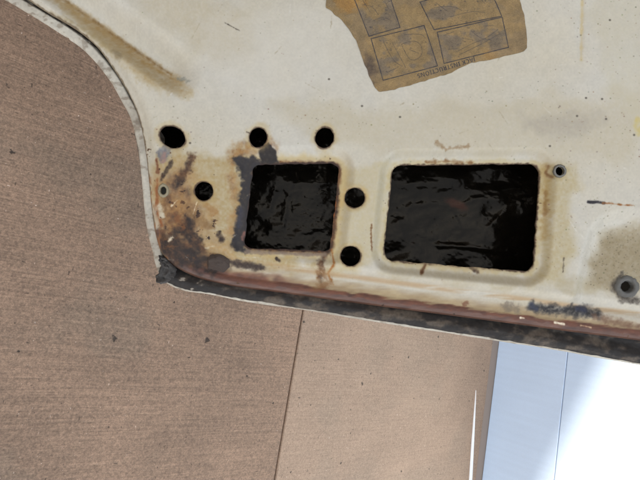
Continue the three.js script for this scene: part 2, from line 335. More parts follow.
/* paint, rust and dirt on the inner panel: what the sheet is covered with, place by place */
const TW = 2048, TH = 1292;
function paintLayers() {
  const n = TW * TH, C = [new Float32Array(n), new Float32Array(n), new Float32Array(n)], Q = new Float32Array(n);
  const X = (i) => LX + ((i + 0.5) / TW) * LW, Y = (j) => LY + (1 - (j + 0.5) / TH) * LH;
  const I = (x) => clamp(Math.floor(((x - LX) / LW) * TW), 0, TW - 1), J = (y) => clamp(Math.floor((1 - (y - LY) / LH) * TH), 0, TH - 1);
  for (let j = 0; j < TH; j++) for (let i = 0; i < TW; i++) {
    const x = X(i), y = Y(j), k = j * TW + i;
    const a = fbm(x / 90, y / 80, 101, 4) - 0.5, b = fbm(x / 28, y / 28, 111, 4) - 0.5, g = vn(x / 1.6, y / 1.6, 121) - 0.5, m = fbm(x / 7, y / 7, 131, 3) - 0.5;
    const yel = clamp(0.4 + a * 0.9 + b * 0.5), l = 1 + b * 0.04 + m * 0.05 + g * 0.045;
    C[0][k] = mix(191, 183, yel) * l; C[1][k] = mix(184, 172, yel) * l; C[2][k] = mix(168, 147, yel) * l; Q[k] = 0.38 + m * 0.2;
  }
  const layer = (x0, y0, x1, y1, alpha, c, rough = 0.85) => {
    for (let j = J(y1); j <= J(y0); j++) for (let i = I(x0); i <= I(x1); i++) {
      const x = X(i), y = Y(j), a = clamp(alpha(x, y)); if (a <= 0.003) continue;
      const k = j * TW + i, cc = typeof c === 'function' ? c(x, y) : c;
      for (let q = 0; q < 3; q++) C[q][k] = mix(C[q][k], cc[q], a);
      Q[k] = mix(Q[k], rough, a);
    }
  };
  // a stain along a polyline [[x, y, r]...] with a broken outline
  const stain = (pts, c, o = {}) => {
    const { f = 2, rag = 2, s = 1, op = 1, scale = 4, grain = 0.42, rough } = o, R = Math.max(...pts.map((p) => p[2])) + f + rag + 1;
    const xs = pts.map((p) => p[0]), ys = pts.map((p) => p[1]);
    layer(Math.min(...xs) - R, Math.min(...ys) - R, Math.max(...xs) + R, Math.max(...ys) + R, (x, y) => {
      let best = 1e9;
      for (let i = 0; i < pts.length; i++) {
        const a = pts[Math.max(0, i - 1)], b = pts[i], ex = b[0] - a[0], ey = b[1] - a[1], t = clamp(((x - a[0]) * ex + (y - a[1]) * ey) / (ex * ex + ey * ey || 1));
        best = Math.min(best, Math.hypot(x - a[0] - ex * t, y - a[1] - ey * t) - mix(a[2], b[2], t));
      }
      best += (fbm(x / scale, y / scale, 300 + s, 5) - 0.5) * 2.6 * rag;
      return ss(f, -f, best) * op * (1 - grain + grain * 2 * fbm(x / 2.2, y / 2.2, 340 + s, 3));
    }, c, rough);
  };
  const patch = (pts, c, o = {}) => {
    const { f = 2, rag = 2, s = 1, op = 1, scale = 5, grain = 0.42, rough } = o, R = f + rag + 1, xs = pts.map((p) => p[0]), ys = pts.map((p) => p[1]);
    layer(Math.min(...xs) - R, Math.min(...ys) - R, Math.max(...xs) + R, Math.max(...ys) + R, (x, y) => ss(-f, f, polyDist(pts, x, y) + (fbm(x / scale, y / scale, 400 + s, 5) - 0.5) * 2.6 * rag) * op * (1 - grain + grain * 2 * fbm(x / 2.4, y / 2.4, 440 + s, 3)), c, rough);
  };
  const seg = (x0, y0, x1, y1, r, c, op = 1, s = 1) => stain([[x0, y0, r], [x1, y1, r]], c, { f: 0.6, rag: 0.8, s, op, scale: 2 });

  // rust runs from orange through brown to scorched black, at a fine grain
  const rust = (p, q = 1) => (x, y) => { const t = clamp(p + (fbm(x / 7, y / 7, 371, 5) - 0.5) * 1.1 + (vn(x / 1.1, y / 1.1, 377) - 0.5) * 0.2), A = [150, 108, 60], B = [100, 68, 43], D = [46, 37, 32]; return [0, 1, 2].map((k) => q * (t < 0.5 ? mix(A[k], B[k], t * 2) : mix(B[k], D[k], t * 2 - 1))); };
  // --- broad grime, in patches with a grain
  const bigGrime = (pts, c, op, s, f = 10) => patch(pts, c, { f, rag: 12, s, op, scale: 22, grain: 0.45, rough: 0.75 });
  bigGrime([[130, 0], [215, 62], [250, 50], [240, 10], [190, -30]], [172, 156, 122], 0.4, 1, 16);
  bigGrime([[270, 100], [380, 110], [640, 90], [640, 160], [560, 160], [380, 150], [300, 125]], [178, 165, 136], 0.5, 2);
  bigGrime([[520, 112], [605, 120], [600, 138], [520, 134]], [156, 146, 130], 0.45, 3, 7);
  bigGrime([[340, 175], [388, 160], [384, 262], [338, 275], [332, 250]], [180, 163, 120], 0.5, 4, 6);
  bigGrime([[150, 150], [250, 150], [240, 250], [330, 262], [330, 272], [190, 262], [158, 240]], [164, 141, 94], 0.75, 5, 8);
  bigGrime([[545, 160], [575, 165], [580, 250], [565, 285], [530, 285], [545, 240]], [168, 149, 104], 0.6, 6, 8);
  bigGrime([[606, 236], [655, 222], [670, 300], [590, 288], [592, 262]], [148, 131, 96], 0.6, 7, 9);
  bigGrime([[606, 240], [655, 230], [670, 290], [600, 284]], [128, 112, 80], 0.5, 17, 10);
  bigGrime([[380, 262], [440, 268], [530, 278], [600, 288], [600, 296], [380, 272]], [166, 152, 120], 0.5, 8, 5);
  bigGrime([[590, -20], [660, -20], [660, 130], [600, 100]], [184, 174, 146], 0.4, 9);
  bigGrime([[200, 20], [330, 10], [350, 80], [250, 110], [200, 80]], [200, 193, 178], 0.3, 10);

  // --- the pressed channel in the corner: dirt washed into it
  stain([[56, -8, 1.2], [110, 31, 1.4], [150, 58.5, 1.2], [167, 70, 0.8]], [104, 74, 34], { f: 2.2, rag: 1.2, s: 3, op: 0.85 });
  stain([[40, -14, 3], [100, 28, 4], [150, 64, 4], [178, 80, 2.5]], [150, 118, 66], { f: 6, rag: 3, s: 4, op: 0.8 });
  stain([[62, 4, 4], [110, 44, 6], [150, 78, 8], [188, 92, 5]], [162, 138, 94], { f: 7, rag: 4, s: 5, op: 0.72 });
  stain([[48, 10, 1], [80, 26, 2], [110, 50, 3]], [150, 130, 88], { f: 3, rag: 2, s: 6, op: 0.6 });
  stain([[118, 56, 3], [112, 50, 2]], [120, 105, 78], { f: 3, rag: 3, s: 7, op: 0.6 });
  stain([[176, 76, 2], [188, 80, 1.5]], [128, 128, 116], { f: 1.5, rag: 2.5, s: 8, op: 0.6, scale: 2 });
  seg(225, 23, 240, 31, 0.35, [50, 42, 34], 0.9);

  // --- the burnt, rusted corner
  patch([[150, 172], [190, 165], [212, 200], [214, 232], [236, 240], [236, 262], [190, 268], [160, 250], [152, 215]], rust(0.05, 1.1), { f: 11, rag: 9, s: 11, op: 0.32, scale: 10 });
  patch([[160, 178], [180, 172], [196, 196], [200, 226], [190, 262], [166, 250], [158, 215]], rust(0.35, 1.05), { f: 8, rag: 9, s: 12, op: 0.6, scale: 8 });
  stain([[192, 157, 3.2], [188, 168, 3.5], [181, 178, 5], [176, 186, 4]], rust(0.75), { f: 3, rag: 4, s: 13, op: 0.9 });
  stain([[168, 200, 4], [176, 214, 5], [172, 232, 6]], rust(0.4), { f: 4, rag: 5, s: 14, op: 0.7 });
  stain([[188, 222, 4], [178, 240, 13], [182, 254, 13], [200, 264, 9], [222, 272, 4]], rust(0.9), { f: 5, rag: 6, s: 15, op: 1, scale: 6, grain: 0.25 });
  stain([[158, 232, 3], [166, 250, 5], [184, 266, 4]], [74, 56, 52], { f: 3, rag: 3, s: 16, op: 0.85 });
  patch([[160, 238], [200, 240], [208, 252], [226, 268], [196, 276], [172, 266]], rust(0.8), { f: 4, rag: 5, s: 17, op: 0.9 });
  stain([[222, 240, 3.5], [219, 234, 2]], [52, 40, 32], { f: 2.2, rag: 3, s: 18, op: 0.9 });
  stain([[232, 264, 2.5], [250, 266, 3], [262, 268, 1.5]], [72, 60, 50], { f: 2.2, rag: 2, s: 19, op: 0.9 });
  stain([[157, 180, 1.3], [156, 205, 1.8], [161, 225, 1.5]], [140, 84, 46], { f: 1.5, rag: 1.6, s: 20, op: 0.85 });
  stain([[163, 155, 6], [166, 149, 5]], [98, 98, 104], { f: 2.5, rag: 3.5, s: 21, op: 0.75 });
  stain([[163, 160, 2.5], [165, 153, 2]], [146, 116, 104], { f: 1.5, rag: 1.5, s: 22, op: 0.8 });
  stain([[172, 160, 1.2], [164, 174, 1.6], [161, 180, 1]], [62, 48, 36], { f: 1.4, rag: 2, s: 23, op: 0.9 });
  stain([[156, 160, 1.2], [158, 172, 2]], [110, 66, 40], { f: 1.2, rag: 1.2, s: 24, op: 0.9 });
  stain([[163, 190, 6]], [150, 140, 112], { f: 2.5, rag: 2, s: 25, op: 0.7 });
  stain([[158, 207, 3], [161, 216, 2.5]], [196, 186, 160], { f: 2, rag: 2.6, s: 26, op: 0.8 });
  stain([[197, 202, 0.5], [193, 214, 0.6]], [232, 214, 178], { f: 0.6, rag: 0.8, s: 27, op: 0.9 });
  stain([[177, 200, 0.6], [171, 206, 0.8]], [232, 214, 178], { f: 0.6, rag: 0.8, s: 28, op: 0.8 });
  stain([[206, 206, 3], [214, 212, 4]], [150, 110, 62], { f: 3, rag: 4, s: 29, op: 0.6 });
  stain([[190, 210, 3], [200, 222, 5], [212, 226, 3]], [122, 92, 56], { f: 3, rag: 5, s: 30, op: 0.6 });

  // --- the small opening: scorched left side, rusty rim and runs
  layer(222, 140, 362, 275, (x, y) => ss(13, 4, distS(x, y) + (fbm(x / 8, y / 8, 501, 3) - 0.5) * 9) * 0.6, [182, 154, 94]);
  layer(222, 140, 362, 275, (x, y) => ss(5, 0.5, distS(x, y) + (fbm(x / 5, y / 5, 502, 3) - 0.5) * 5) * 0.75, rust(0.45));
  layer(222, 140, 362, 275, (x, y) => ss(2.6, 0.2, distS(x, y) + (fbm(x / 3, y / 3, 503, 3) - 0.5) * 3), [56, 38, 29]);
  stain([[240, 150, 6], [233, 158, 5], [252, 147, 5], [272, 145, 3]], rust(0.15), { f: 7, rag: 5, s: 31, op: 0.75 });
  stain([[232, 176, 4], [236, 205, 3], [231, 232, 4]], rust(0.1, 1.1), { f: 5, rag: 4, s: 32, op: 0.6 });
  patch([[232.5, 158], [240, 156], [254, 155.5], [262, 164], [252, 170], [247, 214], [243, 246], [250, 253], [240, 253], [231.5, 248], [233, 231], [238, 205], [242, 180], [237, 166]], [42, 36, 33], { f: 1.8, rag: 2.4, s: 33, op: 0.98, scale: 4, grain: 0.15, rough: 0.7 });
  stain([[240, 208, 2.2], [237.5, 226, 2.4]], [68, 68, 80], { f: 2.4, rag: 2, s: 34, op: 0.5 });
  stain([[243, 232, 1], [241, 240, 1]], [150, 100, 84], { f: 1, rag: 1, s: 35, op: 0.7 });
  patch([[262.5, 145], [268, 143], [274.5, 150], [278, 162], [260, 163], [258.5, 153]], [44, 38, 34], { f: 1.2, rag: 1.6, s: 36, op: 0.98, grain: 0.12 });
  stain([[338, 170, 1.8], [336, 205, 2.2], [333, 226, 2.6], [330, 250, 2.4]], rust(0.55), { f: 2, rag: 2.4, s: 37, op: 0.9 });
  stain([[335, 196, 1.5], [332, 218, 1.6]], [176, 92, 34], { f: 1.4, rag: 1.4, s: 38, op: 0.8 });
  stain([[328, 252, 3.4], [322, 262, 3], [319, 278, 2.2], [324, 290, 2]], rust(0.6), { f: 2.4, rag: 2.6, s: 39, op: 0.88 });
  stain([[332, 250, 0.9], [334, 264, 1], [328, 274, 1], [334, 286, 1]], [150, 96, 44], { f: 1, rag: 1.2, s: 40, op: 0.85 });
  stain([[245, 252, 2], [290, 254, 1.4], [325, 255, 2]], [126, 108, 92], { f: 1.4, rag: 1.2, s: 41, op: 0.8 });
  stain([[276, 259, 1.6], [279, 261, 1.3]], [50, 38, 28], { f: 0.9, rag: 1, s: 42, op: 0.9 });

  // --- round holes: thin dark edge and a yellow ring
  for (const [q, h] of holes.entries()) {
    if (h[2] < 8) continue;
    const [cx, cy] = h;
    layer(cx - 26, cy - 26, cx + 26, cy + 26, (x, y) => ss(6.5, 0.5, holeDist(h, x, y) + (fbm(x / 5, y / 5, 520 + q, 3) - 0.5) * 5) * 0.45, [172, 144, 88]);
    layer(cx - 26, cy - 26, cx + 26, cy + 26, (x, y) => ss(1.6, -0.2, holeDist(h, x, y) + (fbm(x / 3, y / 3, 540 + q, 2) - 0.5) * 1.6) * 0.9, [66, 48, 34]);
  }
  stain([[371.5, 224, 0.7], [371, 236, 0.9], [372, 250, 0.6]], [104, 66, 34], { f: 0.8, rag: 1, s: 43, op: 0.85, scale: 2 });
  stain([[341, 205, 2], [345, 188, 2]], [186, 150, 86], { f: 3, rag: 2, s: 44, op: 0.5 });
  stain([[364, 190, 2], [368, 198, 2]], [190, 160, 100], { f: 3, rag: 2, s: 45, op: 0.5 });
  seg(251, 133.5, 247, 132, 0.5, [60, 46, 36], 0.9);

  // --- the large opening
  layer(370, 145, 560, 290, (x, y) => ss(7, 1, distL(x, y) + (fbm(x / 6, y / 6, 561, 3) - 0.5) * 7) * 0.55, [180, 158, 104]);
  layer(370, 145, 560, 290, (x, y) => ss(1.8, -0.2, distL(x, y) + (fbm(x / 3, y / 3, 562, 3) - 0.5) * 2.6) * 0.92, [64, 46, 32]);
  stain([[428, 161, 1.2], [450, 160, 1.4], [474, 161.5, 1]], [116, 80, 42], { f: 1.4, rag: 2, s: 46, op: 0.8 });
  stain([[548, 166, 3], [549, 200, 3.5], [546, 236, 3]], [158, 130, 76], { f: 4, rag: 3, s: 47, op: 0.7 });
  stain([[549, 190, 1.2], [548, 214, 1.4]], [126, 92, 48], { f: 1.6, rag: 2, s: 48, op: 0.6 });
  stain([[427, 266, 1.2], [422, 273, 1.6]], [92, 58, 30], { f: 1.2, rag: 1, s: 49, op: 0.9 });
  stain([[474, 269, 1.6], [480, 272, 2]], [60, 42, 30], { f: 1, rag: 1.2, s: 50, op: 0.95 });
  stain([[404, 258, 2], [440, 266, 3], [500, 271, 3]], [190, 168, 124], { f: 3, rag: 3, s: 51, op: 0.5 });
  stain([[436, 142, 1], [446, 149, 1.4], [470, 146, 1]], [124, 92, 54], { f: 1.6, rag: 3, s: 52, op: 0.5, scale: 3 });
  seg(564, 258, 563, 272, 0.5, [90, 78, 60], 0.8);

  // --- fixings on the right
  layer(545, 156, 575, 186, (x, y) => ss(11, 3, Math.hypot(x - 559.8, y - 171) + (fbm(x / 3, y / 3, 571, 3) - 0.5) * 8) * 0.6, [158, 138, 92]);
  stain([[551, 165, 1.4], [549.5, 172, 1.2], [554, 177, 1.4]], [110, 74, 40], { f: 1.4, rag: 1.4, s: 53, op: 0.8 });
  stain([[588, 202, 1.5], [597, 202.2, 1.6], [604, 203, 1.2]], [42, 39, 40], { f: 0.8, rag: 0.7, s: 54, op: 1 });
  stain([[603, 203, 1], [612, 203.5, 0.8], [622, 205, 0.9], [634, 205.5, 0.6]], [136, 84, 40], { f: 0.9, rag: 1.2, s: 55, op: 0.9 });
  stain([[626, 276, 3], [619, 287, 3.4], [628, 299, 4], [642, 300, 4]], [72, 64, 54], { f: 3, rag: 3, s: 56, op: 0.85 });
  stain([[638, 120, 2], [634, 126, 2], [640, 132, 2]], [190, 168, 90], { f: 3, rag: 3, s: 57, op: 0.6 });
  stain([[583, 0, 0.8], [582, 40, 0.9], [581, 60, 0.8]], [190, 168, 118], { f: 1.6, rag: 1, s: 58, op: 0.7 });

  // --- flange along the lower edge: primer showing through, bare lip, scorch marks
  const dIn = (x, y) => innerDist(x, y);
  layer(150, 230, 1000, 400, (x, y) => (x < 175 && y < 250 ? 0 : ss(31, 27, dIn(x, y)) * ss(22, 26, dIn(x, y)) * 0.6 * ss(0.25, 0.6, fbm(x / 40, y / 4, 601, 4))), [164, 128, 84]);
  layer(150, 230, 1000, 400, (x, y) => ss(25, 13, dIn(x, y) + (fbm(x / 30, y / 5, 602, 5) - 0.5) * 9) * 0.8 * ss(150, 190, x), (x, y) => { const m = fbm(x / 11, y / 4, 611, 5); return [mix(120, 172, m), mix(94, 148, m), mix(62, 104, m)]; });
  layer(150, 230, 1000, 400, (x, y) => ss(11.5, 9, dIn(x, y) + (fbm(x / 16, y / 3, 603, 5) - 0.5) * 6) * 0.95 * ss(150, 175, x), (x, y) => { const m = fbm(x / 9, y / 3, 604, 3); return [mix(66, 128, m), mix(40, 76, m), mix(30, 52, m)]; }, 0.6);
  layer(150, 230, 330, 300, (x, y) => ss(20, 12, dIn(x, y) + (fbm(x / 12, y / 5, 605, 3) - 0.5) * 8) * ss(330, 240, x + (fbm(x / 9, y / 9, 606, 2) - 0.5) * 60) * ss(160, 190, x) * 0.9, (x, y) => { const m = fbm(x / 7, y / 4, 609, 4); return [mix(70, 130, m), mix(42, 78, m), mix(32, 54, m)]; }, 0.6);
  layer(150, 230, 1000, 400, (x, y) => ss(6.5, 5, dIn(x, y) + (fbm(x / 8, y / 3, 607, 4) - 0.5) * 5) * 0.9, (x, y) => { const m = fbm(x / 14, y / 3, 608, 4); return [mix(66, 130, m), mix(46, 94, m), mix(36, 76, m)]; }, 0.36);
  stain([[536, 307, 4], [548, 310, 5], [566, 312, 5], [588, 312, 6], [602, 316, 3]], [46, 43, 41], { f: 4, rag: 4, s: 61, op: 0.92, scale: 5 });
  stain([[534, 306, 2.4], [540, 310, 2]], [56, 58, 70], { f: 2.5, rag: 2, s: 62, op: 0.8 });
  stain([[582, 310, 2], [590, 311, 2.6]], [56, 58, 72], { f: 2.5, rag: 2, s: 63, op: 0.8 });
  stain([[600, 318, 3], [640, 328, 3], [700, 336, 3]], [106, 78, 58], { f: 3, rag: 3, s: 64, op: 0.7 });
  stain([[559, 324, 1], [568, 325.5, 1.2]], [228, 214, 186], { f: 0.7, rag: 1, s: 65, op: 1 });
  stain([[524, 319, 0.8], [528, 319.6, 0.8]], [228, 214, 186], { f: 0.6, rag: 0.8, s: 66, op: 1 });
  stain([[586, 327, 0.7], [596, 329, 0.7]], [206, 176, 140], { f: 0.7, rag: 0.8, s: 67, op: 0.9 });
  stain([[468, 305, 2.8]], [116, 78, 56], { f: 1.4, rag: 2, s: 68, op: 0.8, scale: 2 });
  stain([[510, 307, 5], [520, 310, 4]], [110, 98, 82], { f: 3, rag: 4, s: 69, op: 0.6, scale: 3 });
  stain([[322, 272, 2], [330, 284, 3], [312, 290, 2]], [120, 82, 46], { f: 3, rag: 4, s: 70, op: 0.65 });
  // scorched grease over the corner of the flange
  stain([[162, 236, 5], [168, 248, 9], [180, 256, 12], [196, 264, 9], [212, 272, 4]], rust(0.88), { f: 5, rag: 6, s: 81, op: 0.95, scale: 6, grain: 0.3 });
  stain([[186, 222, 4], [192, 236, 7], [198, 248, 6]], rust(0.8), { f: 4, rag: 6, s: 82, op: 0.9, scale: 5, grain: 0.35 });
  stain([[176, 216, 2], [183, 228, 3]], [120, 74, 40], { f: 2, rag: 3, s: 83, op: 0.7, scale: 3 });
  stain([[228, 262, 3], [246, 266, 3.5], [262, 269, 2]], [62, 50, 42], { f: 2.4, rag: 2.5, s: 84, op: 0.9, scale: 4 });
  stain([[172, 237, 0.8], [168, 241, 1]], [206, 190, 160], { f: 0.8, rag: 1.4, s: 85, op: 0.8, scale: 2 });
  stain([[206, 248, 1], [214, 246, 0.8]], [186, 170, 140], { f: 1, rag: 1.4, s: 86, op: 0.8, scale: 2 });
  // --- border along the curved side
  layer(-20, -30, 170, 260, (x, y) => ss(2.2, 0.8, dIn(x, y) + (fbm(x / 4, y / 4, 620, 3) - 0.5) * 3) * 0.8, [104, 88, 66]);
  layer(100, 100, 170, 260, (x, y) => ss(8, 4, dIn(x, y)) * ss(160, 190, y) * ss(0.45, 0.6, fbm(x / 4, y / 9, 621, 3)) * 0.8, [140, 96, 60]);

  // --- hair-fine scratches in the enamel
  for (let q = 0; q < 70; q++) { const x = rnd() * 640, y = rnd() * 270, a = rnd() * 3.14, l = 3 + rnd() * rnd() * 26; seg(x, y, x + Math.cos(a) * l, y + Math.sin(a) * l, 0.12 + rnd() * 0.15, rnd() < 0.5 ? [150, 136, 108] : [206, 199, 184], 0.35 + rnd() * 0.3, 100 + q); }
  // --- flaked chips: sharp-edged islands down to rusty metal, thick in the corner, sparse along the flange and the rims
  layer(140, 120, 640, 345, (x, y) => {
    const near = Math.max(ss(60, 12, Math.hypot((x - 176) * 0.9, (y - 226) * 0.7)), 0.55 * ss(7, 1, Math.abs(distS(x, y))), 0.4 * ss(16, 4, dIn(x, y)), 0.4 * ss(5, 1, Math.abs(distL(x, y))));
    return near > 0.02 ? ss(0.012, 0.03, fbm(x / 5.5, y / 4.5, 381, 5) - (0.84 - 0.17 * near)) : 0;
  }, rust(0.7), 0.9);
  // --- fly-specks and grit
  const speck = (x, y, r, c, op) => layer(x - r - 1, y - r - 1, x + r + 1, y + r + 1, (u, v) => ss(r + 0.5, r - 0.4, Math.hypot(u - x, (v - y) * 1.15)) * op, c, 0.9);
  for (let q = 0; q < 2600; q++) {
    const x = -20 + rnd() * 690, y = -20 + rnd() * 300, dens = 0.25 + 0.75 * ss(380, 600, x) + (y > 95 && y < 140 && x < 400 ? 0.5 : 0);
    if (rnd() > dens * (0.35 + 0.65 * vn(x / 40, y / 40, 701) * 1.5) || (x > 326 && x < 530 && y < 90)) continue;
    speck(x, y, 0.16 + rnd() * rnd() * 0.62, [86 + rnd() * 40, 76 + rnd() * 34, 54 + rnd() * 30], 0.35 + rnd() * 0.5);
  }
  for (let q = 0; q < 420; q++) { const x = 590 + rnd() * 60, y = 215 + rnd() * 75; if (rnd() < 0.6 * ss(6, 26, polyDist(recessPoly, x, y))) speck(x, y, 0.2 + rnd() * 0.45, [84, 74, 52], 0.35 + rnd() * 0.4); }
  for (const [x, y] of [[190, 143], [586, 98], [602, 99], [577, 116], [606, 119], [634, 135], [610, 20], [329, 79], [362, 106], [550, 146], [400, 117]]) speck(x, y, 1.1, [74, 66, 56], 0.8);

  const map = new Uint8Array(n * 4), ro = new Uint8Array(n * 4);
  for (let k = 0; k < n; k++) { for (let q = 0; q < 3; q++) { map[k * 4 + q] = clamp(C[q][k], 0, 255); ro[k * 4 + q] = clamp(Q[k], 0, 1) * 255; } map[k * 4 + 3] = ro[k * 4 + 3] = 255; }
  return { map: dataTex(map, TW, TH, true), roughnessMap: dataTex(ro, TW, TH, false) };
}
function noiseBump(N, f) {
  const d = new Uint8Array(N * N * 4);
  for (let j = 0; j < N; j++) for (let i = 0; i < N; i++) { const v = clamp(f(i, j)) * 255, k = (j * N + i) * 4; d[k] = d[k + 1] = d[k + 2] = v; d[k + 3] = 255; }
  const t = dataTex(d, N, N, false); t.wrapS = t.wrapT = THREE.MirroredRepeatWrapping; return t;
}
const peel = noiseBump(512, (i, j) => 0.5 + (fbm(i / 5, j / 5, 801, 3) - 0.5) * 0.9); peel.repeat.set(9, 5.6);
const panelMat = new THREE.MeshStandardMaterial({ ...paintLayers(), roughness: 1, bumpMap: peel, bumpScale: 0.00012 });
const xsP = gridLines(-300, 790, 0, 640, 1.25, 10), ysP = gridLines(-1040, 420, 0, 350, 1.25, 10);
mesh('inner_panel', sheet({ xs: xsP, ys: ysP, inside: metal, height: panelHeight, rim: 2 }), panelMat, lid);

/* outer skin with its hem */
function skinHeight(x, y) { const d = outerDist(x, y); return -HEM - 1.6 * (1 - clamp(d / 2.5)) ** 2 - 14 * ss(8.5, 13, d) - 58 * ss(11, 26, d) + (fbm(x / 24, y / 24, 915, 2) - 0.5) * 1.0; }
{
  const W = 2048, H = 1292, map = new Uint8Array(W * H * 4);
  for (let j = 0; j < H; j++) for (let i = 0; i < W; i++) {
    const x = LX + ((i + 0.5) / W) * LW, y = LY + (1 - (j + 0.5) / H) * LH, k = (j * W + i) * 4;
    let r = 168, g = 158, b = 140;
    if (x > -120 && x < 1000 && y > -120) {
      const d = outerDist(x, y);
      if (d < 40) {
        const m = fbm(x / 8, y / 5, 901, 4), m2 = fbm(x / 22, y / 6, 905, 3), m3 = vn(x / 2, y / 2, 908);
        const dirt = clamp(ss(0.56, 0.74, m + (m3 - 0.5) * 0.2) * 0.4 + 0.3 * ss(0.3, 0.75, fbm(x / 60, y / 60, 907, 3)));   // cream paint with patches of dirt
        [r, g, b] = [0, 1, 2].map((k) => mix([186, 178, 160][k], [98, 82, 64][k], dirt));
        const q = 0.94 + 0.12 * m2 + (m3 - 0.5) * 0.1; r *= q; g *= q; b *= q;
      }
    }
    map[k] = clamp(r, 0, 255); map[k + 1] = clamp(g, 0, 255); map[k + 2] = clamp(b, 0, 255); map[k + 3] = 255;
  }
  const mat = new THREE.MeshStandardMaterial({ map: dataTex(map, W, H, true), roughness: 0.6 });
  const hemRag = (x, y) => (vn(x / 30, y / 30, 911) - 0.5) * 1.0 + (vn(x / 5, y / 5, 912) - 0.5) * 0.25 - 2.2 * ss(3.4, 0, Math.hypot(x - 61, y - 34));
  mesh('outer_skin', sheet({
    xs: gridLines(-345, 810, -5, 650, 1.5, 12), ys: gridLines(-1075, 430, -5, 380, 1.5, 12),
    inside: (x, y) => outerDist(x, y) + hemRag(x, y),
    height: skinHeight, rim: 3,
  }), mat, lid);
}

/* rubber seal lying in the gap of the lower edge */
{
  const W = 1024, H = 256, x0 = 150, x1 = 800, y0 = 255, y1 = 395, map = new Uint8Array(W * H * 4);
  for (let j = 0; j < H; j++) for (let i = 0; i < W; i++) {
    const x = x0 + ((i + 0.5) / W) * (x1 - x0), y = y0 + (1 - (j + 0.5) / H) * (y1 - y0), k = (j * W + i) * 4, m = fbm(x / 9, y / 5, 1101, 5), m2 = fbm(x / 34, y / 12, 1107, 3), t = ss(0.42, 0.66, m * 0.6 + m2 * 0.4), w = ss(0.66, 0.72, m) * ss(230, 180, x);
    const f = 0.9 + 0.2 * vn(x / 1.2, y / 1.2, 1111);
    map[k] = mix(mix(40, 88, t), 160, w) * f; map[k + 1] = mix(mix(35, 77, t), 150, w) * f; map[k + 2] = mix(mix(30, 64, t), 134, w) * f; map[k + 3] = 255;
  }
  const band = (x, y) => { const d = outerDist(x, y) + (fbm(x / 9, y / 9, 1120, 3) - 0.5) * 1.8; return Math.min(d - 2.0, 24 - d, x - 160); };
  mesh('rubber_seal', sheet({
    xs: gridLines(x0, x1, x0, 650, 1.5, 6), ys: gridLines(y0, y1, y0, y1, 1.3, 1.3), inside: band,
    height: (x, y) => { const d = outerDist(x, y); return -HEM + 1.1 + 1.6 * Math.sin(clamp((d - 2.6) / 9) * Math.PI) - 8 * ss(10, 20, d) + (fbm(x / 12, y / 6, 1125, 4) - 0.5) * 2.4 + (vn(x / 2.4, y / 2.4, 1130) - 0.5) * 0.4; }, rim: 1.5,
    uv: (x, y) => [(x - x0) / (x1 - x0), 1 - (y - y0) / (y1 - y0)],
  }), new THREE.MeshStandardMaterial({ map: dataTex(map, W, H, true), roughness: 0.75 }), lid);
}

